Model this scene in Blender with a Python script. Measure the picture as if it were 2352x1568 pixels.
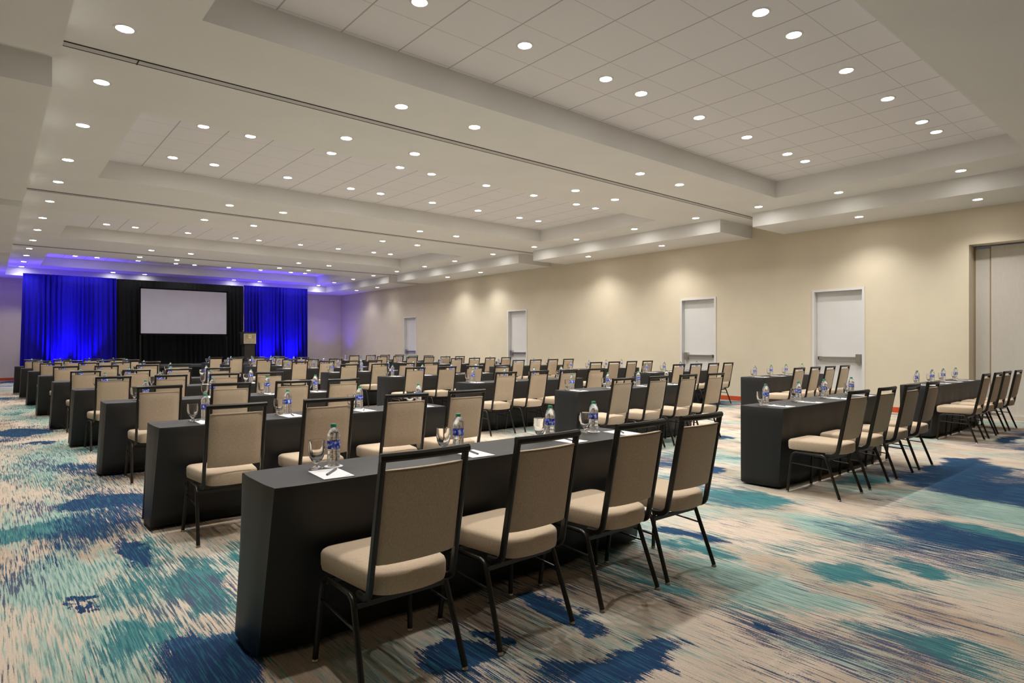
import bpy, bmesh, math, random
from mathutils import Vector, Matrix
random.seed(7)
S = bpy.context.scene
COL = S.collection
for o in list(bpy.data.objects): bpy.data.objects.remove(o)
R = math.radians

# ------------------------------------------------------------------ camera, world, exposure
FPX = 1428.0
CAMZ = 1.34
cam_d = bpy.data.cameras.new('camera'); cam = bpy.data.objects.new('camera', cam_d); COL.objects.link(cam)
cam_d.sensor_fit = 'HORIZONTAL'; cam_d.sensor_width = 36.0
cam_d.lens = FPX / 2352 * 36.0
cam_d.shift_y = 7.0 / 2352
cam_d.clip_start = 0.05; cam_d.clip_end = 200
cam.location = (0, 0, CAMZ)
cam.rotation_euler = (R(90), 0, -R(40.147))
S.camera = cam
W = bpy.data.worlds.new('world'); S.world = W; W.use_nodes = True
W.node_tree.nodes['Background'].inputs[0].default_value = (0.9, 0.9, 1, 1)
W.node_tree.nodes['Background'].inputs[1].default_value = 0.05
S.view_settings.view_transform = 'Standard'
S.view_settings.look = 'None'
S.view_settings.gamma = 1
S.view_settings.use_curve_mapping = False
S.view_settings.exposure = 0.25
LAMP_W = 86.0          # every ceiling downlight
LAMP_COL = (1.0, 0.965, 0.91)
BLUE_W = 800.0
BLUE = (0.09, 0.03, 1.0)

# ------------------------------------------------------------------ materials
def mat(name, col, rough=0.6, metal=0.0, spec=0.5, noise=None, bump=None, sheen=0.0, emit=None, trans=0.0, ior=1.45, alpha=1.0):
    m = bpy.data.materials.new(name); m.use_nodes = True
    nt = m.node_tree; b = nt.nodes['Principled BSDF']
    b.inputs['Base Color'].default_value = (*col, 1)
    b.inputs['Roughness'].default_value = rough
    b.inputs['Metallic'].default_value = metal
    b.inputs['Specular IOR Level'].default_value = spec
    b.inputs['IOR'].default_value = ior
    b.inputs['Transmission Weight'].default_value = trans
    b.inputs['Alpha'].default_value = alpha
    if sheen:
        b.inputs['Sheen Weight'].default_value = sheen
    if emit:
        b.inputs['Emission Color'].default_value = (*emit[0], 1); b.inputs['Emission Strength'].default_value = emit[1]
    if noise or bump:
        tc = nt.nodes.new('ShaderNodeTexCoord'); mp = nt.nodes.new('ShaderNodeMapping')
        nt.links.new(tc.outputs['Object'], mp.inputs[0])
        n = nt.nodes.new('ShaderNodeTexNoise'); nt.links.new(mp.outputs[0], n.inputs['Vector'])
        sc, amt, stretch = noise if noise else (bump[0], 0, (1, 1, 1))
        mp.inputs['Scale'].default_value = stretch
        n.inputs['Scale'].default_value = sc; n.inputs['Detail'].default_value = 4
        if noise:
            r = nt.nodes.new('ShaderNodeMapRange')
            r.inputs['From Min'].default_value = .3; r.inputs['From Max'].default_value = .7
            r.inputs['To Min'].default_value = 1 - amt; r.inputs['To Max'].default_value = 1 + amt
            nt.links.new(n.outputs['Fac'], r.inputs['Value'])
            v = nt.nodes.new('ShaderNodeVectorMath'); v.operation = 'SCALE'; v.inputs[0].default_value = col
            nt.links.new(r.outputs[0], v.inputs['Scale']); nt.links.new(v.outputs[0], b.inputs['Base Color'])
        if bump:
            bp = nt.nodes.new('ShaderNodeBump'); bp.inputs['Strength'].default_value = bump[1]; bp.inputs['Distance'].default_value = .002
            n2 = nt.nodes.new('ShaderNodeTexNoise'); n2.inputs['Scale'].default_value = bump[0]
            nt.links.new(tc.outputs['Object'], n2.inputs['Vector'])
            nt.links.new(n2.outputs['Fac'], bp.inputs['Height']); nt.links.new(bp.outputs[0], b.inputs['Normal'])
    return m

M = {}
M['wall'] = mat('wall_paint', (.70, .625, .485), .8, spec=.2, noise=(1.5, .03, (1, 1, 1)))
M['ceil'] = mat('ceiling_paint', (.77, .76, .735), .85, spec=.2, noise=(1.2, .02, (1, 1, 1)))
M['white'] = mat('white_paint', (.72, .71, .70), .5, noise=(2, .02, (1, 1, 1)))
M['panel'] = mat('partition_panel', (.64, .60, .54), .7, noise=(60, .03, (1, 1, .1)))
M['base'] = mat('orange_base', (.55, .075, .02), .6, noise=(8, .08, (1, 1, 1)))
M['fabric'] = mat('chair_fabric', (.53, .415, .30), .9, spec=.15, noise=(260, .14, (1, 1, .35)), bump=(420, .3), sheen=.15)
M['piping'] = mat('seam_piping', (.34, .26, .18), .9, spec=.1, noise=(200, .1, (1, 1, 1)))
M['frame'] = mat('dark_powder_coat', (.013, .011, .008), .30, spec=.45, noise=(30, .1, (1, 1, 1)))
M['glide'] = mat('steel_glide', (.5, .47, .43), .3, metal=1, noise=(30, .05, (1, 1, 1)))
M['steel'] = mat('brushed_steel', (.55, .53, .5), .32, metal=1, noise=(40, .06, (1, 1, 12)))
M['dark_metal'] = mat('dark_latch_metal', (.12, .1, .1), .35, metal=.8, noise=(20, .08, (1, 1, 1)))
M['cloth'] = mat('black_linen', (.0075, .0080, .0088), .50, spec=.6, noise=(180, .12, (1, 1, 1)), bump=(350, .12))
M['ply'] = mat('plywood', (.35, .22, .12), .6, noise=(12, .2, (1, 8, 1)))
M['velour'] = mat('black_velour', (.010, .010, .011), .95, spec=.1, noise=(30, .2, (1, 1, .1)))
M['blue_drape'] = mat('blue_drape', (.007, .004, .27), .85, spec=.15, noise=(30, .15, (1, 1, .1)))
M['alu'] = mat('aluminium_track', (.52, .50, .48), .6, metal=.0, noise=(5, .05, (1, 1, 1)))
M['slot'] = mat('dark_slot', (.02, .018, .018), .7, noise=(5, .1, (1, 1, 1)))
M['lens'] = mat('lamp_lens', (.9, .9, .88), .4, emit=((1, .97, .92), 48.0), noise=(40, .02, (1, 1, 1)))
M['lens_bright'] = mat('lamp_lens_bright', (.9, .9, .88), .4, emit=((1, .97, .92), 85.0), noise=(40, .02, (1, 1, 1)))
M['trimring'] = mat('lamp_trim', (.78, .76, .72), .4, noise=(40, .02, (1, 1, 1)))
M['water'] = mat('water_bottle_plastic', (.97, .985, 1.0), .05, trans=.94, ior=1.33, bump=(140, .9))
M['glass'] = mat('clear_glass', (1, 1, 1), .01, trans=1.0, ior=1.48)
M['cap'] = mat('green_cap', (.03, .30, .17), .3, noise=(90, .1, (1, 1, 1)))
M['paper'] = mat('white_paper', (.80, .78, .80), .7, noise=(30, .02, (1, 1, 1)))
M['print'] = mat('grey_print', (.35, .35, .38), .7, noise=(30, .1, (1, 1, 1)))
M['pen'] = mat('grey_pen', (.16, .16, .18), .35, noise=(30, .1, (1, 1, 1)))
M['screen'] = mat('screen_fabric_blue_spill', (.60, .58, .70), .8, spec=.2, noise=(3, .03, (1, 1, 1)))  # pale fabric, with the lavender cast of the blue stage light mixed into its colour
M['lectern'] = mat('dark_lectern_wood', (.022, .018, .015), .5, noise=(10, .3, (1, 1, 6)))
M['plaque'] = mat('tan_plaque', (.42, .33, .22), .5, noise=(8, .12, (1, 1, 1)))
M['gold'] = mat('pale_gold', (.85, .70, .28), .4, noise=(8, .05, (1, 1, 1)))
M['plaque_edge'] = mat('plaque_edge', (.55, .50, .42), .5, noise=(8, .05, (1, 1, 1)))
M['stage'] = mat('stage_deck', (.03, .03, .03), .8, noise=(20, .1, (1, 1, 1)))
M['blue_lens'] = mat('blue_lens', (.05, .05, .6), .3, emit=((.1, .05, 1), 4.0), noise=(30, .05, (1, 1, 1)))

def label_mat():
    m = bpy.data.materials.new('bottle_label'); m.use_nodes = True
    nt = m.node_tree; b = nt.nodes['Principled BSDF']; L = nt.links.new
    tc = nt.nodes.new('ShaderNodeTexCoord'); mp = nt.nodes.new('ShaderNodeMapping')
    mp.inputs['Scale'].default_value = (1, 1, .9); L(tc.outputs['Object'], mp.inputs[0])
    n = nt.nodes.new('ShaderNodeTexNoise'); n.inputs['Scale'].default_value = 70; n.inputs['Detail'].default_value = 2
    L(mp.outputs[0], n.inputs['Vector'])
    cr = nt.nodes.new('ShaderNodeValToRGB'); e = cr.color_ramp
    e.elements[0].position = .40; e.elements[0].color = (.02, .02, .33, 1)
    e.elements[1].position = .50; e.elements[1].color = (.08, .14, .75, 1)
    x = e.elements.new(.585); x.color = (.16, .30, .85, 1)
    y = e.elements.new(.62); y.color = (.75, .82, .98, 1)
    L(n.outputs['Fac'], cr.inputs[0]); L(cr.outputs[0], b.inputs['Base Color'])
    b.inputs['Roughness'].default_value = .3
    return m
M['label'] = label_mat()

def tile_mat():
    m = bpy.data.materials.new('ceiling_tile'); m.use_nodes = True
    nt = m.node_tree; b = nt.nodes['Principled BSDF']; L = nt.links.new
    b.inputs['Roughness'].default_value = .9; b.inputs['Specular IOR Level'].default_value = .1
    tc = nt.nodes.new('ShaderNodeTexCoord'); sx = nt.nodes.new('ShaderNodeSeparateXYZ'); L(tc.outputs['Object'], sx.inputs[0])
    def line(out, off, step, wdt):
        a = nt.nodes.new('ShaderNodeMath'); a.operation = 'ADD'; a.inputs[1].default_value = -off + 100 * step; L(out, a.inputs[0])
        d = nt.nodes.new('ShaderNodeMath'); d.operation = 'PINGPONG'; d.inputs[1].default_value = step / 2; L(a.outputs[0], d.inputs[0])
        c = nt.nodes.new('ShaderNodeMath'); c.operation = 'LESS_THAN'; c.inputs[1].default_value = wdt; L(d.outputs[0], c.inputs[0])
        return c.outputs[0]
    l1 = line(sx.outputs['X'], 0.0, .6325, .008); l2 = line(sx.outputs['Y'], 0.0, .6125, .005)
    l2m = nt.nodes.new('ShaderNodeMath'); l2m.operation = 'MULTIPLY'; l2m.inputs[1].default_value = .6; L(l2, l2m.inputs[0])
    mx = nt.nodes.new('ShaderNodeMath'); mx.operation = 'MAXIMUM'; L(l1, mx.inputs[0]); L(l2m.outputs[0], mx.inputs[1])
    n = nt.nodes.new('ShaderNodeTexNoise'); n.inputs['Scale'].default_value = 90; L(tc.outputs['Object'], n.inputs['Vector'])
    cr = nt.nodes.new('ShaderNodeMix'); cr.data_type = 'RGBA'
    cr.inputs['A'].default_value = (.80, .785, .80, 1); cr.inputs['B'].default_value = (.76, .745, .76, 1); L(n.outputs['Fac'], cr.inputs['Factor'])
    mix = nt.nodes.new('ShaderNodeMix'); mix.data_type = 'RGBA'; L(mx.outputs[0], mix.inputs['Factor'])
    L(cr.outputs['Result'], mix.inputs['A']); mix.inputs['B'].default_value = (.48, .45, .43, 1)
    L(mix.outputs['Result'], b.inputs['Base Color'])
    return m
M['tile'] = tile_mat()

# carpet: beige ground with streaks running down the room, aqua / teal / navy patches
# (kind, x, y, half-width x, half-length y)
PATCH = [('N', .66, 6.30, .42, .30), ('T', .32, 5.62, .46, .42), ('N', .70, 4.62, .11, .38), ('N', .38, 3.78, .09, .09),
         ('N', .78, 2.90, .26, .50), ('T', .48, 3.15, .26, .36), ('T', .98, 3.65, .20, .70), ('N', .40, 12.1, .45, .45),
         ('T', .40, 15.4, .35, .6), ('N', 2.02, 1.66, .40, .22), ('N', 1.52, 2.20, .14, .20), ('N', 2.22, 2.32, .10, .38),
         ('N', 1.70, 2.30, .06, .2), ('N', 3.78, 2.52, .14, .40), ('T', 3.55, 2.38, .10, .4), ('T', 4.95, 2.92, .42, .46),
         ('N', 4.72, 3.25, .25, .30), ('A', 4.75, 1.95, .30, .45), ('T', 3.80, 1.43, .16, .34), ('N', 2.83, 1.40, .06, .12),
         ('A', 2.82, 1.19, .20, .26), ('T', 3.15, .90, .30, .34), ('T', 4.28, 1.22, .16, .17), ('T', 5.50, 1.12, .22, .42),
         ('N', 8.55, 2.02, 1.15, .42), ('N', 11.0, 2.16, .5, .22), ('N', 8.05, 4.97, .35, .3), ('N', 5.93, 3.7, .2, .2),
         ('T', 6.6, 2.5, .4, .3), ('A', 3.3, 1.75, .22, .5), ('A', 6.5, 1.3, .8, .5), ('T', .25, 2.6, .25, .35),
         ('A', .25, 4.4, .22, .5), ('T', 1.3, 4.0, .22, .5), ('A', .55, 8.6, .3, .6), ('N', .6, 10.6, .3, .25)]
def carpet_mat():
    m = bpy.data.materials.new('patterned_carpet'); m.use_nodes = True
    nt = m.node_tree; b = nt.nodes['Principled BSDF']; L = nt.links.new; N = nt.nodes.new
    b.inputs['Roughness'].default_value = .95; b.inputs['Specular IOR Level'].default_value = .1
    tc = N('ShaderNodeTexCoord')
    def noise(scale, sx, sy, detail=3, rough=.55, off=0, src=None):
        mp = N('ShaderNodeMapping'); mp.inputs['Scale'].default_value = (sx, sy, 1); mp.inputs['Location'].default_value = (off, off * .7, 0)
        L(src or tc.outputs['Object'], mp.inputs[0])
        n = N('ShaderNodeTexNoise'); n.noise_dimensions = '2D'; n.inputs['Scale'].default_value = scale; n.inputs['Detail'].default_value = detail; n.inputs['Roughness'].default_value = rough
        L(mp.outputs[0], n.inputs['Vector']); return n
    def math_(op, a, b_=None, clamp=False):
        k = N('ShaderNodeMath'); k.operation = op; k.use_clamp = clamp
        for i, v in enumerate((a, b_)):
            if v is None: continue
            if isinstance(v, (int, float)): k.inputs[i].default_value = v
            else: L(v, k.inputs[i])
        return k.outputs[0]
    warp = noise(1.0, 2.2, 1.5, 5, .62, 3)
    wv = N('ShaderNodeVectorMath'); wv.operation = 'SUBTRACT'; L(warp.outputs['Color'], wv.inputs[0]); wv.inputs[1].default_value = (.5, .5, .5)
    ws = N('ShaderNodeVectorMath'); ws.operation = 'MULTIPLY'; L(wv.outputs[0], ws.inputs[0]); ws.inputs[1].default_value = (.45, .8, 0)
    P = N('ShaderNodeVectorMath'); P.operation = 'ADD'; L(tc.outputs['Object'], P.inputs[0]); L(ws.outputs[0], P.inputs[1])
    P = P.outputs[0]
    streak = noise(1.0, 125, 4.2, 3, .65, 0).outputs['Fac']
    streak2 = noise(1.0, 30, 2.2, 3, .6, 9).outputs['Fac']
    streak3 = noise(1.0, 100, 3.6, 3, .65, 31).outputs['Fac']
    grain = noise(1.0, 210, 150, 2, .6, 0).outputs['Fac']
    fieldA = noise(1.0, .95, .50, 3, .55, 21, P).outputs['Fac']
    fieldT = noise(1.0, 1.1, .55, 3, .55, 63, P).outputs['Fac']
    fieldN = noise(1.0, .62, .48, 2, .45, 47, P).outputs['Fac']
    fieldD = noise(1.0, 1.6, .9, 2, .5, 5, P).outputs['Fac']
    tanf = noise(1.0, 1.6, .5, 3, .5, 77, P).outputs['Fac']
    acc = {'N': None, 'T': None, 'A': None}
    for k, x, y, rx, ry in PATCH:
        q = 1.25 if k != 'N' else 1.12
        mp = N('ShaderNodeMapping'); mp.vector_type = 'POINT'
        mp.inputs['Location'].default_value = (-x / rx / q, -y / ry / q, 0); mp.inputs['Scale'].default_value = (1 / rx / q, 1 / ry / q, 0)
        L(P, mp.inputs[0])
        ln = N('ShaderNodeVectorMath'); ln.operation = 'LENGTH'; L(mp.outputs[0], ln.inputs[0])
        v = math_('SUBTRACT', 1.0, ln.outputs['Value'])
        acc[k] = v if acc[k] is None else math_('MAXIMUM', acc[k], v)
    for k in acc: acc[k] = math_('MAXIMUM', acc[k], 0.0)
    def mad(v, off, g): return math_('MULTIPLY', math_('SUBTRACT', v, off), g)
    s1 = math_('ADD', math_('ADD', mad(streak, .5, 2.3), mad(streak2, .5, 1.4)), mad(grain, .5, .9))
    s2 = math_('ADD', math_('ADD', mad(streak3, .5, 2.3), mad(streak2, .5, -1.2)), mad(grain, .5, .9))
    aq = math_('ADD', math_('ADD', mad(fieldA, .525, 3.6), math_('MULTIPLY', acc['A'], 1.5)), s1)
    te = math_('ADD', math_('ADD', mad(fieldT, .605, 4.0), math_('MULTIPLY', acc['T'], 1.7)), s2)
    na = math_('ADD', math_('ADD', mad(fieldN, .64, 4.0), math_('MULTIPLY', acc['N'], 2.0)), math_('MULTIPLY', s1, .6))
    dk = math_('ADD', mad(fieldD, .64, 2.6), math_('MULTIPLY', s2, 1.3))
    def ramp(v, lo, hi):
        r = N('ShaderNodeMapRange'); r.inputs['From Min'].default_value = lo; r.inputs['From Max'].default_value = hi; L(v, r.inputs['Value']); return r.outputs[0]
    def mixc(f, a, b_):
        k = N('ShaderNodeMix'); k.data_type = 'RGBA'; L(f, k.inputs['Factor'])
        for nm, v in (('A', a), ('B', b_)):
            if isinstance(v, tuple): k.inputs[nm].default_value = (*v, 1)
            else: L(v, k.inputs[nm])
        return k.outputs['Result']
    col = mixc(ramp(math_('ADD', tanf, math_('MULTIPLY', s1, .12)), .46, .70), (.58, .475, .385), (.38, .28, .20))
    col = mixc(math_('MULTIPLY', ramp(streak3, .56, .66), .6), col, (.25, .27, .23))
    col = mixc(ramp(aq, .0, .45), col, mixc(ramp(streak3, .42, .60), (.34, .44, .385), (.15, .27, .25)))
    col = mixc(ramp(te, .0, .30), col, mixc(ramp(streak, .42, .60), (.075, .21, .215), (.025, .115, .14)))
    col = mixc(ramp(dk, .18, .34), col, (.075, .09, .14))
    col = mixc(ramp(na, .0, .14), col, mixc(ramp(streak3, .50, .68), (.016, .040, .105), (.028, .115, .165)))
    g = N('ShaderNodeMapRange'); L(grain, g.inputs['Value']); g.inputs['From Min'].default_value = .3; g.inputs['From Max'].default_value = .7
    g.inputs['To Min'].default_value = .86; g.inputs['To Max'].default_value = 1.14
    sc = N('ShaderNodeVectorMath'); sc.operation = 'SCALE'; L(col, sc.inputs[0]); L(g.outputs[0], sc.inputs['Scale'])
    L(sc.outputs[0], b.inputs['Base Color'])
    return m
M['carpet'] = carpet_mat()

# ------------------------------------------------------------------ mesh helpers
def bx(bm, x0, x1, y0, y1, z0, z1):
    v = [bm.verts.new(p) for p in ((x0, y0, z0), (x1, y0, z0), (x1, y1, z0), (x0, y1, z0), (x0, y0, z1), (x1, y0, z1), (x1, y1, z1), (x0, y1, z1))]
    for f in ((3, 2, 1, 0), (4, 5, 6, 7), (0, 1, 5, 4), (1, 2, 6, 5), (2, 3, 7, 6), (3, 0, 4, 7)):
        bm.faces.new([v[i] for i in f])

def obj(name, bm, m, parent=None, loc=None, smooth=False, bevel=0, seg=2):
    me = bpy.data.meshes.new(name)
    if bevel:
        bmesh.ops.bevel(bm, geom=[e for e in bm.edges if e.is_manifold and e.calc_face_angle(0) > .6], offset=bevel, segments=seg, affect='EDGES', profile=.5)
    bmesh.ops.recalc_face_normals(bm, faces=bm.faces)
    bm.to_mesh(me); bm.free()
    if smooth:
        for p in me.polygons: p.use_smooth = True
        try: me.set_sharp_from_angle(angle=R(40))
        except Exception: pass
    for mm in (m if isinstance(m, (list, tuple)) else [m]): me.materials.append(mm)
    o = bpy.data.objects.new(name, me); COL.objects.link(o)
    if parent: o.parent = parent
    if loc: o.location = loc
    return o

def tube(bm, pts, r, n=8, flat=None):
    """round (or, with flat=(w,h), box-section) tube swept along pts"""
    pts = [Vector(p) for p in pts]; rings = []
    up0 = Vector((1, 0, 0))
    for i, p in enumerate(pts):
        d = (pts[min(i + 1, len(pts) - 1)] - pts[max(i - 1, 0)]).normalized()
        a = up0 - d * up0.dot(d)
        if a.length < .2: a = Vector((0, 1, 0)) - d * d.y
        a.normalize(); b = d.cross(a)
        if flat:
            w, h = flat; c = min(w, h) * .28
            sec = [(-w / 2 + c, -h / 2), (w / 2 - c, -h / 2), (w / 2, -h / 2 + c), (w / 2, h / 2 - c), (w / 2 - c, h / 2), (-w / 2 + c, h / 2), (-w / 2, h / 2 - c), (-w / 2, -h / 2 + c)]
        else:
            sec = [(r * math.cos(2 * math.pi * k / n), r * math.sin(2 * math.pi * k / n)) for k in range(n)]
        rings.append([bm.verts.new(p + a * s + b * t) for s, t in sec])
    n = len(rings[0])
    for i in range(len(rings) - 1):
        for k in range(n):
            bm.faces.new((rings[i][k], rings[i][(k + 1) % n], rings[i + 1][(k + 1) % n], rings[i + 1][k]))
    bm.faces.new(rings[0][::-1]); bm.faces.new(rings[-1])

def lathe(bm, prof, n=20, cx=0, cy=0):
    rings = []
    for r, z in prof:
        if r < 1e-5: rings.append([bm.verts.new((cx, cy, z))])
        else: rings.append([bm.verts.new((cx + r * math.cos(2 * math.pi * k / n), cy + r * math.sin(2 * math.pi * k / n), z)) for k in range(n)])
    for a, b in zip(rings, rings[1:]):
        if len(a) == 1 and len(b) == 1: continue
        for k in range(n):
            if len(a) == 1: bm.faces.new((a[0], b[(k + 1) % n], b[k]))
            elif len(b) == 1: bm.faces.new((a[k], a[(k + 1) % n], b[0]))
            else: bm.faces.new((a[k], a[(k + 1) % n], b[(k + 1) % n], b[k]))

def arc(p0, p1, p2, n=6):
    p0, p1, p2 = Vector(p0), Vector(p1), Vector(p2)
    return [tuple((1 - t) ** 2 * p0 + 2 * t * (1 - t) * p1 + t * t * p2) for t in [i / n for i in range(n + 1)]]

def tag(o, label=None, cat=None, group=None, kind=None):
    if label: o['label'] = label
    if cat: o['category'] = cat
    if group: o['group'] = group
    if kind: o['kind'] = kind
    return o
def empty(name, loc=(0, 0, 0), rz=0):
    o = bpy.data.objects.new(name, None); COL.objects.link(o); o.location = loc; o.rotation_euler = (0, 0, rz); o.empty_display_size = .1
    return o
def struct(name, bm, m, label, **k):
    o = obj(name, bm, m, **k); return tag(o, label, None, None, 'structure')
KIDS = {}
def kids(o):
    return [c for c in o.children]
def copy_tree(o, loc, rz=0, parent=None, tree=None):
    tree = tree or TREE[o.name]
    def rec(t, par):
        c = t[0].copy(); COL.objects.link(c); c.parent = par
        for s in t[1]: rec(s, c)
        return c
    c = rec(tree, None); c.location = loc; c.rotation_euler = (0, 0, rz)
    return c
TREE = {}
def freeze(o):
    def t(x): return (x, [t(c) for c in x.children])
    TREE[o.name] = t(o)

ORD = ['first', 'second', 'third', 'fourth', 'fifth', 'sixth', 'seventh', 'eighth', 'ninth', 'tenth', 'eleventh', 'twelfth', 'thirteenth', 'fourteenth', 'fifteenth']

# ------------------------------------------------------------------ room shell
ZC, ZT, ZB = 4.11, 4.42, 3.82
XL, XR, YN, YF = -3.2, 13.7, -3.4, 29.7
bm = bmesh.new(); bx(bm, XL - .3, 14.4, YN - .3, YF + .3, -.1, 0)
struct('floor', bm, M['carpet'], 'carpet floor with navy, teal, aqua and beige brushstroke pattern')

COFF = [(2.05, 5.77), (8.53, 12.32), (15.95, 19.74), (23.55, 27.3)]
CX0, CX1 = 1.40, 11.39
bm = bmesh.new()
def slab(x0, x1, y0, y1): bx(bm, x0, x1, y0, y1, ZC, ZC + .5)
ys = [YN - .3] + [v for c in COFF for v in c] + [YF + .3]
slab(XL - .3, CX0, ys[0], ys[-1]); slab(CX1, XR + .5, ys[0], ys[-1])
for i in range(0, len(ys), 2): slab(CX0, CX1, ys[i], ys[i + 1])
struct('ceiling', bm, M['ceil'], 'painted drywall ceiling with four recessed coffers')
for i, (a, b) in enumerate(COFF):
    bm = bmesh.new(); bx(bm, -.03, CX1 - CX0 + .03, -.03, b - a + .03, 0, .06)
    struct('ceiling', bm, M['tile'], 'square ceiling tiles inside the %s coffer from the camera' % ORD[i], loc=(CX0, a, ZT))

# bulkheads under the ceiling
seg = [(YN, 6.76), (7.52, 13.67), (14.33, 21.66), (22.34, 28.39)]
k = 1
for i, (a, b) in enumerate(seg):
    bm = bmesh.new(); bx(bm, 12.35, XR, a, b, ZB, ZC + .01)
    struct('trim_%d' % k, bm, M['ceil'], 'lowered ceiling bulkhead along right wall, %s from the camera' % ORD[i], bevel=0); k += 1
for i, (a, b) in enumerate(seg):
    bm = bmesh.new(); bx(bm, XL, .475, (a if i == 0 else a - .08), (6.62 if i == 0 else b), ZB, ZC + .01)
    struct('trim_%d' % k, bm, M['ceil'], 'lowered ceiling bulkhead along left side, %s from the camera' % ORD[i]); k += 1
bm = bmesh.new(); bx(bm, XL, XR, 28.39, YF, ZB, ZC + .01)
struct('trim_%d' % k, bm, M['ceil'], 'lowered ceiling bulkhead along the far wall'); k += 1
# operable-wall tracks
for i, y in enumerate((7.02, 14.0, 22.0)):
    t = empty('trim_%d' % k, (0, y, ZC)); k += 1
    tag(t, '%s metal partition track from the camera, crossing the ceiling' % ORD[i], kind='structure')
    bm = bmesh.new(); bx(bm, .2, 13.6, -.045, .045, -.006, .004); obj('track_plate', bm, M['alu'], t)
    for s in (-1, 1):
        bm = bmesh.new(); bx(bm, .2, 13.6, s * .053 - .005, s * .053 + .005, -.008, .004); obj('track_slot', bm, M['slot'], t)
    if i == 0:
        bm = bmesh.new(); bx(bm, 1.12, 1.13, -.06, .06, -.012, .004); obj('track_joint', bm, M['slot'], t)

# walls
DOORS = [(5.06, 6.12, 'near'), (8.45, 9.48, 'far'), (15.46, 16.47, 'far'), (22.42, 23.46, 'far')]
DH, DO = 2.47, .05
REC = (-.9, 3.30, 3.16)
bm = bmesh.new(); op = [REC] + [(a + .02, b - .02, DH + .03) for a, b, _ in DOORS]
y = YN - .3
for a, b, h in op:
    bx(bm, XR, XR + .45, y, a, 0, ZC); bx(bm, XR, XR + .45, a, b, h, ZC); y = b
bx(bm, XR, XR + .45, y, YF + .3, 0, ZC)
struct('wall_right', bm, M['wall'], 'long beige side wall with four white doors')
bm = bmesh.new(); bx(bm, XL - .3, XR, YF, YF + .3, 0, ZC); struct('wall_back', bm, M['wall'], 'beige end wall behind the stage drapes')
bm = bmesh.new(); bx(bm, XL - .3, XL, YN, YF, 0, ZC); struct('wall_left', bm, M['wall'], 'beige side wall on the left, out of frame')
bm = bmesh.new(); bx(bm, XL - .3, XR, YN - .3, YN, 0, ZC); struct('wall_front', bm, M['wall'], 'beige wall behind the camera')
bm = bmesh.new(); y = REC[1]
for a, b, h in DOORS:
    bx(bm, XR - .012, XR, y, a, 0, .105); y = b
bx(bm, XR - .012, XR, y, YF, 0, .105); struct('baseboard_right', bm, M['base'], 'orange wall base along the right wall')
bm = bmesh.new(); bx(bm, XL, XR - .012, YF - .012, YF, 0, .105); struct('baseboard_back', bm, M['base'], 'orange wall base along the end wall')

# partition pocket at the far right
dr = empty('door_5', (14.02, 0, 0)); tag(dr, 'tall off-white folding partition panels in the recess at far right', kind='structure')
bm = bmesh.new(); bx(bm, 0, .08, 3.06, 3.27, .02, 3.10); obj('narrow_panel', bm, M['panel'], dr, bevel=.004)
for j, (a, b) in enumerate(((1.85, 3.035), (.65, 1.83), (-.55, .63))):
    bm = bmesh.new(); bx(bm, -.02, .06, a, b, .02, 3.13); obj('panel', bm, M['panel'], dr, bevel=.004)
bm = bmesh.new(); bx(bm, .0, .03, 3.27, 3.30, 0, 3.16); bx(bm, .0, .03, 3.035, 3.06, 0, 3.13); obj('gasket', bm, M['piping'], dr)
bm = bmesh.new(); bx(bm, -.05, -.02, -.55, 3.04, .0, .07); obj('bottom_seal', bm, M['panel'], dr)

def door(n, a, b, side):
    t = empty('door_%d' % n, (XR, a, 0)); w = b - a
    tag(t, '%s white exit door from the camera on the right wall, with panic bar' % ORD[n - 1], kind='structure')
    bm = bmesh.new()
    for q0, q1, z0, z1 in ((0, DO, 0, DH + .05), (w - DO, w, 0, DH + .05), (DO, w - DO, DH, DH + .05)):
        bx(bm, -.02, .13, q0, q1, z0, z1)
    obj('door_frame', bm, M['white'], t, bevel=.004, seg=1)
    bm = bmesh.new(); bx(bm, .10, .145, DO + .003, w - DO - .003, .01, DH - .003); leaf = obj('door_leaf', bm, M['white'], t, bevel=.003, seg=1)
    bar = empty('panic_bar'); bar.parent = t
    z = 1.05
    bm = bmesh.new(); bx(bm, .03, .075, DO + .08, w - DO - .08, z - .03, z + .03); obj('push_bar', bm, M['steel'], bar, bevel=.008)
    hy = DO + .09 if side == 'near' else w - DO - .09
    bm = bmesh.new(); bx(bm, .02, .10, hy - .05, hy + .05, z - .10, z + .09); obj('latch_head', bm, M['steel'], bar, bevel=.01)
    ey = w - DO - .08 if side == 'near' else DO + .08
    bm = bmesh.new(); bx(bm, .04, .10, ey - .03, ey + .03, z - .035, z + .035); obj('end_cap', bm, M['dark_metal'], bar, bevel=.006)
for i, (a, b, s) in enumerate(DOORS): door(i + 1, a, b, s)

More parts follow.
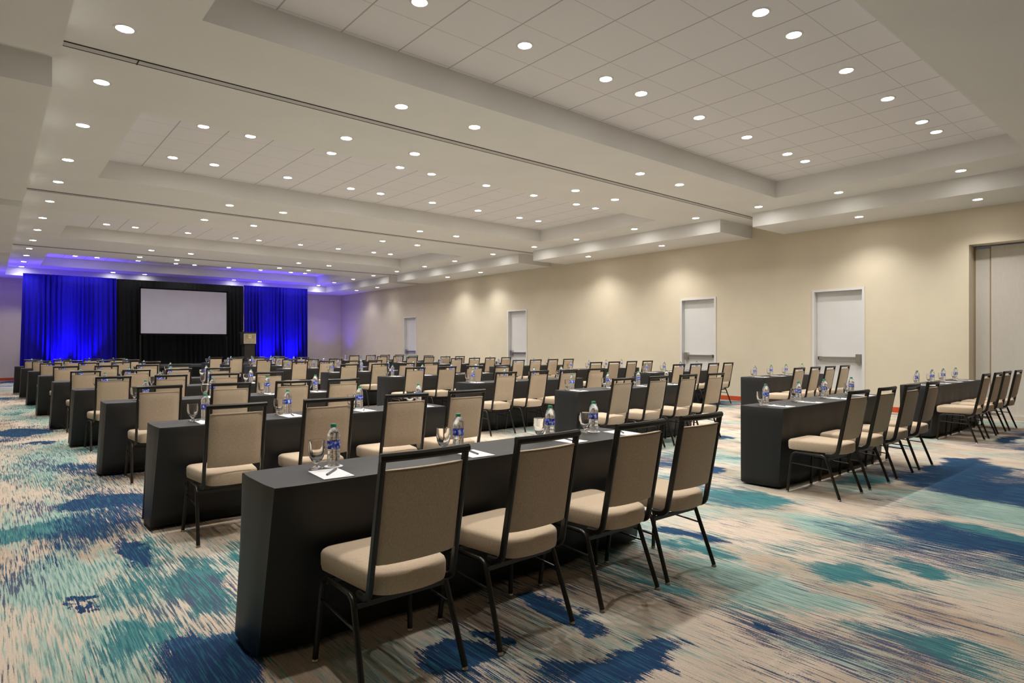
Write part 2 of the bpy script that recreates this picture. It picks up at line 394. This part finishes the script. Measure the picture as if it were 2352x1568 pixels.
# ------------------------------------------------------------------ downlights
def spot(name, parent, loc, energy, col, size, blend, rot=(0, 0, 0), rad=.05):
    d = bpy.data.lights.new(name, 'SPOT'); d.energy = energy; d.color = col; d.spot_size = R(size); d.spot_blend = blend; d.shadow_soft_size = rad
    o = bpy.data.objects.new(name, d); COL.objects.link(o); o.parent = parent; o.location = loc; o.rotation_euler = rot; return o
def make_downlight(lens, k=1.0):
    dl = empty('recessed_downlight', (0, 0, ZC))
    bm = bmesh.new(); lathe(bm, [(.070, 0), (.070, -.006), (.088, -.004), (.092, 0)], 24); obj('trim_ring', bm, M['trimring'], dl, smooth=True)
    bm = bmesh.new(); lathe(bm, [(0, -.004), (.045, -.004), (.069, -.003), (.069, .0)], 24); obj('lens', bm, M[lens], dl, smooth=True)
    spot('lamp', dl, (0, 0, -.03), LAMP_W * k, LAMP_COL, 126, 1.0, rad=.045)
    freeze(dl); return dl
DLP = [make_downlight('lens'), make_downlight('lens_bright'), make_downlight('lens', .4)]     # the stage zone is dimmed
first = [True, True, True]
def downlight(x, y, z, label, group):
    k = 2 if y > 23 and x > 1.5 else 1 if (y > 6 or x < 1) and y < 28 and z == ZC else 0
    if first[k]: o = DLP[k]; o.location = (x, y, z); first[k] = False
    else: o = copy_tree(DLP[k], (x, y, z))
    tag(o, label, 'ceiling light', group)
YL = [6.36, 7.81, 9.5, 11.42, 13.07, 14.95, 17.0, 18.86, 20.82, 22.68, 24.5, 26.38, 28.1]
for i, y in enumerate([2.96, 4.82]):
    downlight(.92, y, ZC, 'lit round downlight in the left ceiling row, above the camera side, %s' % ORD[i], 'downlights along the left bulkhead')
for i, y in enumerate(YL):
    downlight(.92, y, ZC, 'lit round downlight, %s visible from the camera in the row beside left bulkhead' % ORD[i], 'downlights along the left bulkhead')
for i, y in enumerate([2.96, 4.82] + YL):
    downlight(11.85, y, ZC, 'lit round downlight, %s from the camera in the row beside right bulkhead' % ORD[i], 'downlights along the right bulkhead')
for i, (y, w) in enumerate([(6.36, 'just before the first ceiling track'), (7.81, 'just past the first ceiling track'), (13.07, 'just before the second ceiling track'),
                            (14.95, 'just past the second ceiling track'), (20.82, 'just before the third ceiling track'), (22.64, 'just past the third ceiling track'), (28.1, 'above the stage drape')]):
    for j, x in enumerate((3.68, 4.74, 8.08, 9.16)):
        downlight(x, y, ZC, 'lit round downlight %s, %s from left' % (w, ORD[j]), 'downlights crossing the ceiling beams')
for i, (y0, y1) in enumerate([(2.92, 4.81), (9.52, 11.43), (16.98, 18.88), (24.45, 26.34)]):
    for r_, y in enumerate((y0, y1)):
        for j, x in enumerate((2.33, 2.97, 4.23, 5.48, 6.13, 7.38, 8.62, 9.88, 10.5)):
            downlight(x, y, ZT, 'lit downlight in %s tiled coffer, %s row, %s from left' % (ORD[i], ('near', 'far')[r_], ORD[j]), 'downlights in the tiled coffers')
for i, y in enumerate([2.99, 4.88, 9.5, 12.0, 17.0, 19.0, 24.4, 26.38]):
    downlight(12.93, y, ZB, 'lit downlight under the right bulkhead close to wall, %s from camera' % ORD[i], 'downlights under the right bulkhead')

# ------------------------------------------------------------------ stage end
def drape(name, x0, x1, y, z1, m, label, lam, amp, seed, lean=0):
    rnd = random.Random(seed); bm = bmesh.new(); t = empty(name, ((x0 + x1) / 2, y, 0)); cx = (x0 + x1) / 2
    n = int((x1 - x0) / lam * 10); nz = 10
    ph = [rnd.uniform(.75, 1.3) for _ in range(60)]
    rows = []
    for j in range(nz + 1):
        z = .02 + (z1 - .02) * j / nz; row = []; p = 0
        for i in range(n + 1):
            u = i / n; x = x0 + (x1 - x0) * u
            p += 2 * math.pi / 10 * ph[int(u * 50)]
            a = amp * (1.0 - .45 * j / nz) * (.6 + .4 * math.sin(u * 17 + seed))
            yy = a * math.sin(p + .5 * math.sin(j * .35 + seed)) + .3 * a * math.sin(2.3 * p + j * .25)
            xs = x - cx - lean * (1 - j / nz) * (1 - u)
            row.append(bm.verts.new((xs, yy, z)))
        rows.append(row)
    for a, b in zip(rows, rows[1:]):
        for i in range(n): bm.faces.new((a[i], a[i + 1], b[i + 1], b[i]))
    f = obj('fabric', bm, m, t, smooth=True)
    md = f.modifiers.new('thick', 'SOLIDIFY'); md.thickness = .006
    bm = bmesh.new(); bx(bm, x0 - cx, x1 - cx, .03, .07, z1 - .06, z1 - .02); obj('top_rod', bm, M['frame'], t)
    tag(t, label, 'drape'); return t
DY = 26.9
drape('stage_drape', .92, 3.62, DY, 3.775, M['blue_drape'], 'royal blue pleated drape lit from below, left of the screen', .15, .075, 3, lean=.1)
drape('stage_drape', 3.635, 8.125, DY + .02, 3.765, M['velour'], 'black velour drape behind the projection screen', .17, .05, 11)
drape('stage_drape', 8.14, 10.83, DY, 3.80, M['blue_drape'], 'royal blue pleated drape lit from below, right of the lectern', .15, .075, 5)

bm = bmesh.new(); bx(bm, -2.5, 2.5, -1.1, 1.1, .52, .6); st = empty('stage_platform', (5.9, 25.65, 0)); tag(st, 'low black stage platform in front of the black drape', 'stage')
obj('deck', bm, M['stage'], st); bm = bmesh.new(); bx(bm, -2.48, 2.48, -1.08, -1.05, 0, .52); obj('skirt', bm, M['velour'], st)
for sx in (-2.3, 0, 2.3):
    bm = bmesh.new(); bx(bm, sx - .03, sx + .03, .9, .96, 0, .52); obj('leg', bm, M['frame'], st)

sc_ = empty('projection_screen', (5.795, 26.3, 0)); tag(sc_, 'wide blank pale projection screen in front of the black drape', 'screen')
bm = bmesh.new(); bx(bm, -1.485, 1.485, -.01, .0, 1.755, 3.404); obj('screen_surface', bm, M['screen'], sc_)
bm = bmesh.new()
for a in ((-1.53, -1.475, 1.70, 3.45), (1.475, 1.53, 1.70, 3.45), (-1.53, 1.53, 1.70, 1.757), (-1.53, 1.53, 3.402, 3.45)): bx(bm, a[0], a[1], -.008, .03, a[2], a[3])
obj('border', bm, M['velour'], sc_)
for s in (-1, 1):
    bm = bmesh.new(); bx(bm, s * 1.5 - .02, s * 1.5 + .02, .0, .04, .6, 1.70); bx(bm, s * 1.5 - .02, s * 1.5 + .02, -.35, .25, .6, .64); obj('leg', bm, M['frame'], sc_)

lt = empty('lectern', (7.735, 25.0, 0)); lt.location.z = .6; tag(lt, 'dark lectern with tan plaque front, right of the screen', 'lectern')
bm = bmesh.new(); bx(bm, -.19, .19, -.12, .22, 0, .75); obj('body', bm, M['lectern'], lt, bevel=.01)
bm = bmesh.new(); bx(bm, -.24, .24, -.14, .24, .75, 1.19); obj('head', bm, M['lectern'], lt, bevel=.01)
bm = bmesh.new(); bx(bm, -.27, .27, -.19, .30, 1.19, 1.215); obj('top', bm, M['lectern'], lt, bevel=.006)
bm = bmesh.new(); bx(bm, -.225, .225, -.155, -.14, .775, 1.165); pq = obj('plaque', bm, M['plaque_edge'], lt)
pq['label'] = 'tan plaque with pale gold emblem'
bm = bmesh.new(); bx(bm, -.20, .20, -.158, -.155, .80, 1.14); obj('plaque_face', bm, M['plaque'], pq)
bm = bmesh.new()                                   # small pale emblem: two uprights, a bridging bar and a foot
for a in ((-.048, -.022, .985, 1.115), (.022, .048, .985, 1.115), (-.022, .022, 1.085, 1.115), (-.022, .022, .985, 1.03)): bx(bm, a[0], a[1], -.164, -.158, a[2], a[3])
obj('emblem', bm, M['gold'], pq)
bm = bmesh.new()
for a in ((-.11, .11, .915, .93), (-.09, .09, .87, .88)): bx(bm, a[0], a[1], -.161, -.158, a[2], a[3])
obj('lettering', bm, M['plaque_edge'], pq)
mc = empty('microphone', (7.52, 24.9, 1.815)); tag(mc, 'small gooseneck microphone on the lectern top', 'microphone')
bm = bmesh.new(); tube(bm, [(0, 0, 0), (0, -.01, .03), (-.02, -.03, .045)], .006, 6); obj('gooseneck', bm, M['frame'], mc)
bm = bmesh.new(); tube(bm, [(-.02, -.03, .045), (-.05, -.05, .05)], .012, 6); obj('head', bm, M['glide'], mc)

def uplight(x, y, tx, tz, label, energy, size=55):
    t = empty('uplight', (x, y, 0)); tag(t, label, 'stage light', 'blue uplights at the stage end')
    ax, az = R(tx), R(tz)
    bm = bmesh.new(); bx(bm, -.09, .09, -.07, .07, 0, .02); obj('foot_plate', bm, M['frame'], t)
    Mx = Matrix.Rotation(az, 4, 'Z') @ Matrix.Rotation(ax, 4, 'X')
    bm = bmesh.new(); lathe(bm, [(0, -.06), (.05, -.06), (.07, -.03), (.07, .06), (.062, .06), (.062, .045), (0, .045)], 16)
    bmesh.ops.transform(bm, matrix=Matrix.Translation((0, 0, .12)) @ Mx, verts=bm.verts); obj('housing', bm, M['frame'], t, smooth=True)
    bm = bmesh.new(); lathe(bm, [(0, .05), (.06, .05)], 16)
    bmesh.ops.transform(bm, matrix=Matrix.Translation((0, 0, .12)) @ Mx, verts=bm.verts); obj('lens', bm, M['blue_lens'], t)
    bm = bmesh.new()
    for s in (-1, 1): bx(bm, s * .085 - .005, s * .085 + .005, -.015, .015, .0, .14)
    obj('yoke', bm, M['frame'], t)
    l = spot('lamp', t, (0, 0, .12), energy, BLUE, size, 1.0, rad=.05)
    d = Mx.to_3x3() @ Vector((0, 0, 1)); l.location = Vector((0, 0, .12)) + d * .08
    l.rotation_euler = (-d).to_track_quat('Z', 'Y').to_euler()
for x, n in ((1.85, 'leftmost blue uplight at the foot of left blue drape'), (2.62, 'second blue uplight at the foot of left blue drape'),
             (9.02, 'blue uplight at the foot of right drape beside the lectern'), (10.05, 'blue uplight at the foot of right drape, nearer the wall')):
    uplight(x, 26.47, -12, 0, n, BLUE_W * .75, 62)
uplight(12.9, 28.7, 0, -90, 'blue uplight on the floor by the far right corner', BLUE_W * .22, 90)
for x, n in ((.2, 'blue uplight behind the left end of the drapes'), (2.6, 'blue uplight behind the middle of left blue drape'), (8.9, 'blue uplight behind the drape beside the lectern'), (10.2, 'blue uplight behind the right end of the drapes')):
    uplight(x, 27.5, 0, 0, n, BLUE_W * .42, 95)

# ------------------------------------------------------------------ chair
def make_chair():
    t = empty('banquet_chair')
    # seat cushion: rounded outline, domed top
    bm = bmesh.new()
    def outline(inset, z, n=8):
        pts = []
        xr, xf, y0, y1 = .172 - inset, .212 - inset, .035 + inset, .475 - inset
        rc = .05
        for cx, cy, a0 in ((xf - rc, y1 - rc, 0), (-(xf - rc), y1 - rc, 90), (-(xr - rc), y0 + rc, 180), (xr - rc, y0 + rc, 270)):
            for k in range(5):
                a = R(a0 + k * 22.5); pts.append([cx + rc * math.cos(a), cy + rc * math.sin(a)])
            if a0 == 180:     # bowed rear edge
                for q in (-.6, -.2, .2, .6): pts.append([q * (xr - rc), y0])
        out = []
        for x, y in pts:
            if y < .2: y -= .045 * (1 - min(1, abs(x) / .18) ** 2)
            out.append(bm.verts.new((x, y, z)))
        return out
    rs = [outline(.02, .383), outline(.004, .39), outline(0, .41), outline(0, .456), outline(.004, .467), outline(.013, .475), outline(.05, .481), outline(.12, .485)]
    for a, b in zip(rs, rs[1:]):
        for k in range(len(a)): bm.faces.new((a[k], a[(k + 1) % len(a)], b[(k + 1) % len(a)], b[k]))
    bm.faces.new(rs[0][::-1]); bm.faces.new(rs[-1]); obj('seat', bm, M['fabric'], t, smooth=True)
    # backrest pad (bowed to the rear)
    def backy(z): return .03 - .10 * (z - .41) / .535
    bm = bmesh.new(); nx, nz = 10, 8; F, B = [], []
    for j in range(nz + 1):
        z = .515 + (.880 - .515) * j / nz; f, b_ = [], []
        for i in range(nx + 1):
            x = -.171 + .342 * i / nx; e = min(1, (1 - abs(x) / .171) / .12, (j + .15) / 1.0, (nz - j + .15) / 1.0)
            e = math.sqrt(max(0, min(1, e))); bow = -.020 * (1 - (x / .18) ** 2)
            zz = z
            f.append(bm.verts.new((x, backy(z) + bow + .006 + .024 * e, zz))); b_.append(bm.verts.new((x, backy(z) + bow - .005 - .016 * e, zz)))
        F.append(f); B.append(b_)
    for j in range(nz):
        for i in range(nx):
            bm.faces.new((F[j][i], F[j][i + 1], F[j + 1][i + 1], F[j + 1][i])); bm.faces.new((B[j][i + 1], B[j][i], B[j + 1][i], B[j + 1][i + 1]))
        bm.faces.new((F[j][0], F[j + 1][0], B[j + 1][0], B[j][0])); bm.faces.new((F[j][nx], B[j][nx], B[j + 1][nx], F[j + 1][nx]))
    for i in range(nx):
        bm.faces.new((F[0][i + 1], F[0][i], B[0][i], B[0][i + 1])); bm.faces.new((F[nz][i], F[nz][i + 1], B[nz][i + 1], B[nz][i]))
    pad = obj('backrest', bm, M['fabric'], t, smooth=True)
    bm = bmesh.new(); tube(bm, [(x, backy(.874) - .020 * (1 - (x / .18) ** 2) - .013, .8745) for x in [(-.164 + .0328 * i) for i in range(11)]], .0028, 5)
    obj('seam_piping', bm, M['piping'], pad, smooth=True)
    # back frame: J-shaped uprights and top rail
    for s in (-1, 1):
        bm = bmesh.new()
        p = [(s * .183, .135, .372)] + arc((s * .185, .10, .374), (s * .187, .035, .374), (s * .187, .028, .43)) + [(s * .185, backy(.7), .7), (s * .183, backy(.93), .93)]
        tube(bm, p, .012, flat=(.020, .032))
        obj('upright', bm, M['frame'], t, smooth=True)
    bm = bmesh.new(); tube(bm, [(x, backy(.93) - .016 * (1 - (x / .194) ** 2), .928) for x in [(-.194 + .0388 * i) for i in range(11)]], .012, flat=(.030, .032))
    obj('top_rail', bm, M['frame'], t, smooth=True)
    # legs
    for s in (-1, 1):
        for pts in ([(s * .226, 0.0, .012), (s * .212, .095, .27)] + arc((s * .209, .115, .325), (s * .206, .128, .362), (s * .203, .17, .364)),
                    [(s * .228, .455, .012), (s * .212, .432, .27)] + arc((s * .209, .427, .32), (s * .206, .422, .362), (s * .203, .375, .364))):
            bm = bmesh.new(); tube(bm, pts, .0125, 10); lg = obj('leg', bm, M['frame'], t, smooth=True)
            bm = bmesh.new(); lathe(bm, [(0, 0), (.013, 0), (.015, .004), (.011, .012), (.009, .02), (0, .02)], 10, pts[0][0], pts[0][1]); obj('glide', bm, M['glide'], lg, smooth=True)
        bm = bmesh.new(); tube(bm, [(s * .203, .165, .364), (s * .203, .38, .364)], .0115, 8); obj('side_rail', bm, M['frame'], t, smooth=True)
        bm = bmesh.new(); tube(bm, [(s * .213, .088, .25), (s * .213, .436, .268)], .006, 8); obj('stretcher', bm, M['frame'], t, smooth=True)
    for y, z in ((.118, .336), (.425, .336)):
        bm = bmesh.new(); tube(bm, [(-.208, y, z), (.208, y, z)], .01, flat=(.012, .026)); obj('cross_bar', bm, M['frame'], t)
    return t
chair0 = make_chair(); freeze(chair0)

# bottle, glass, coaster, notepad, pen
def make_bottle():
    t = empty('water_bottle'); bm = bmesh.new()
    lathe(bm, [(0, .004), (.020, .0), (.028, .003), (.0305, .010), (.0305, .022), (.0292, .026), (.0305, .030), (.0305, .046), (.0292, .050), (.0305, .054), (.0305, .068), (.0292, .072),
               (.0302, .078), (.0302, .126), (.0315, .135), (.0318, .147), (.029, .162), (.022, .177), (.015, .187), (.0125, .191), (.0125, .196), (0, .197)], 20)
    obj('bottle_body', bm, M['water'], t, smooth=True)
    bm = bmesh.new(); lathe(bm, [(.0304, .086), (.0312, .087), (.0312, .122), (.0304, .123)], 20); lb = obj('label_band', bm, M['label'], t, smooth=True); lb['label'] = 'blue wraparound label'
    bm = bmesh.new(); lathe(bm, [(.0128, .189), (.0142, .189), (.0142, .203), (.013, .205), (0, .205)], 16); cp = obj('cap', bm, M['cap'], t, smooth=True); cp['label'] = 'green screw cap'
    return t
def make_glass():
    t = empty('water_goblet'); bm = bmesh.new()
    lathe(bm, [(0, 0), (.032, 0), (.033, .003), (.018, .008), (.009, .014), (.008, .022), (.012, .028), (.024, .040), (.034, .060), (.039, .085), (.039, .108), (.0375, .135),
               (.0362, .136), (.0365, .108), (.0362, .086), (.031, .062), (.021, .045), (.008, .036), (0, .034)], 20)
    obj('bowl', bm, M['glass'], t, smooth=True); return t
def make_pad():
    t = empty('notepad'); bm = bmesh.new(); bx(bm, -.07, .07, -.107, .107, 0, .004); obj('sheets', bm, M['paper'], t)
    bm = bmesh.new(); bx(bm, .035, .055, -.088, -.082, .004, .0045); obj('print_line', bm, M['print'], t); return t
def make_pen():
    t = empty('pen'); bm = bmesh.new(); tube(bm, [(0, -.065, .0045), (0, -.055, .005), (0, .02, .005), (0, .065, .005)], .0048, 8); obj('barrel', bm, M['pen'], t, smooth=True)
    bm = bmesh.new(); tube(bm, [(0, .02, .0105), (0, .06, .0105)], .0016, 5); obj('clip', bm, M['glide'], t); return t
def make_coaster():
    bm = bmesh.new(); lathe(bm, [(0, 0), (.044, 0), (.044, .0016), (0, .0016)], 20); return obj('coaster', bm, M['paper'])
PROTO = dict(bottle=make_bottle(), glass=make_glass(), pad=make_pad(), pen=make_pen(), coaster=make_coaster(), chair=chair0)
for p in PROTO.values(): freeze(p)
USED = {}
def put(kind, loc, rz, label, cat, group):
    if kind not in USED: USED[kind] = 1; o = PROTO[kind]; o.location = loc; o.rotation_euler = (0, 0, rz)
    else: o = copy_tree(PROTO[kind], loc, rz)
    tag(o, label, cat, group); return o

# tables with cloths
TL, TD, TZ = 2.46, .445, .75
def table(x, y, seed, where, tuck):
    t = empty('draped_table', (x, y, 0)); tag(t, 'narrow table under a black floor-length cloth, %s' % where, 'table', 'black draped tables')
    bm = bmesh.new(); bx(bm, .035, TL - .035, .035, TD - .035, TZ - .03, TZ - .006); obj('tabletop', bm, M['ply'], t)
    for lx in (.18, TL - .18):
        for ly in (.20, TD - .07):
            bm = bmesh.new(); bx(bm, lx - .013, lx + .013, ly - .013, ly + .013, 0, TZ - .03); obj('leg', bm, M['frame'], t)
    rnd = random.Random(seed); ph = rnd.uniform(0, 6)
    bm = bmesh.new(); per = []
    rc = .025
    def side(a, b, n): return [(a[0] + (b[0] - a[0]) * i / n, a[1] + (b[1] - a[1]) * i / n) for i in range(n)]
    c = [(0, 0), (TL, 0), (TL, TD), (0, TD)]
    nl, nw = 44, 10
    per = side(c[0], c[1], nl) + side(c[1], c[2], nw) + side(c[2], c[3], nl) + side(c[3], c[0], nw)
    n = len(per)
    def ring(z, f, inset=0):
        out = []
        for k, (px, py) in enumerate(per):
            qx = min(max(px, inset + .0), TL - inset); qy = min(max(py, inset), TD - inset)
            # rounded corners and hanging folds
            dx = min(px, TL - px); dy = min(py, TD - py)
            nx_ = -1 if px < 1e-6 else (1 if px > TL - 1e-6 else 0); ny_ = -1 if py < 1e-6 else (1 if py > TD - 1e-6 else 0)
            corner = math.exp(-((dx + dy) / .07) ** 2)
            cxs = -1 if px < TL / 2 else 1; cys = -1 if py < TD / 2 else 1
            qx -= cxs * corner * (.010 - .0 * f) ; qy -= cys * corner * .010
            s = px if ny_ else py
            w = f * (.010 * math.sin(s * 9 + ph) + .005 * math.sin(s * 23 + ph * 2))
            if nx_: qx += nx_ * (w * .6 + .032 * f)
            if ny_ == -1: qy -= w - tuck * f
            if ny_ == 1: qy += w * .6 - .02 * f
            if nx_ and ny_ == 0: qy += (tuck * f) * (1 - py / TD)
            out.append(bm.verts.new((qx, qy, z + (0 if f < .99 else .006 * math.sin(s * 7 + ph)))))
        return out
    rings = [ring(TZ, 0, .012), ring(TZ - .002, 0, .003), ring(TZ - .008, 0, 0)] + [ring(TZ - .008 - (TZ - .03) * q, q) for q in (.12, .3, .5, .7, .85, 1.0)]
    for a, b in zip(rings, rings[1:]):
        for k in range(n): bm.faces.new((a[k], a[(k + 1) % n], b[(k + 1) % n], b[k]))
    bm.faces.new(rings[0])
    cl = obj('tablecloth', bm, M['cloth'], t, smooth=True)
    md = cl.modifiers.new('thick', 'SOLIDIFY'); md.thickness = .003; md.offset = -1

BLOCK = {
    'left': dict(tx=[.89, .92, .90, .85, .78, .73, .68, .63, .56], ty=[2.57, 4.97, 7.38, 9.75, 12.0, 14.55, 17.2, 19.5, 21.4], cx=[.38, 1.02, 1.67, 2.27], dy=-.485),
    'middle': dict(tx=[5.60, 5.62, 5.60, 5.55, 5.45, 5.42, 5.40, 5.38, 5.35], ty=[2.76, 5.38, 7.58, 10.05, 12.4, 15.0, 17.4, 19.7, 21.7], cx=[.20, .87, 1.52, 2.18], dy=-.50),
    'right': dict(tx=[10.26, 10.50, 10.50, 10.42, 10.35, 10.3, 10.25, 10.2, 10.2], ty=[2.88, 5.55, 8.0, 10.15, 12.8, 15.5, 17.9, 19.8, 21.9], cx=[.20, .83, 1.45, 2.08], dy=-.48),
}
A1 = dict(ch=[1.28, 1.92, 2.58, 3.13], gl=[1.195, 1.905, 2.61, 3.065], bo=[1.282, 2.0, 2.70, 3.135], pd=[1.195, 2.0, 2.72, 3.23])
rnd = random.Random(42)
RN = ['frontmost', 'second', 'third', 'fourth', 'fifth', 'sixth', 'seventh', 'eighth', 'ninth']
seed = 0
for blk, d in BLOCK.items():
    for r_ in range(9):
        x, y = d['tx'][r_], d['ty'][r_]
        where = '%s table of the %s column' % (RN[r_], blk)
        table(x, y, seed, where, .11 if blk == 'left' else .03); seed += 1
        for j in range(4):
            jx = rnd.uniform(-.025, .025); jy = rnd.uniform(-.015, .008); rz = R(rnd.uniform(-2.2, 2.2))
            cx = x + d['cx'][j] + jx
            gx, bxx, px = cx - .07 + rnd.uniform(-.02, .02), cx + .015 + rnd.uniform(-.02, .02), cx - .02 + rnd.uniform(-.03, .03)
            if blk == 'left' and r_ == 0: cx, gx, bxx, px = A1['ch'][j], A1['gl'][j], A1['bo'][j], A1['pd'][j]; jy = .005; rz = R((-1, 1, 0, -1)[j])
            gx = min(gx, bxx - .078)
            seat = '%s seat from left, %s' % (ORD[j], where)
            put('chair', (cx, y + d['dy'] + jy, 0), rz, 'tan banquet chair, %s' % seat, 'chair', 'banquet chairs')
            by = y + .275 + rnd.uniform(-.02, .02)
            put('coaster', (bxx, by, TZ), 0, 'round white coaster under bottle, %s' % seat, 'coaster', 'coasters')
            put('bottle', (bxx, by, TZ + .0016), rnd.uniform(0, 6), 'water bottle with blue label, %s' % seat, 'bottle', 'water bottles')
            put('glass', (gx, by + rnd.uniform(-.015, .01), TZ + .0005), 0, 'empty water goblet, %s' % seat, 'glass', 'water goblets')
            pz = R(rnd.uniform(-4, 4))
            put('pad', (px, y + .125, TZ), pz, 'white notepad, %s' % seat, 'notepad', 'notepads')
            if r_ < 6:
                put('pen', (px + .01, y + .14, TZ + .004), R(rnd.uniform(-45, -5)) if not (blk == 'left' and r_ == 0 and j == 0) else R(-42), 'grey pen on notepad, %s' % seat, 'pen', 'pens')
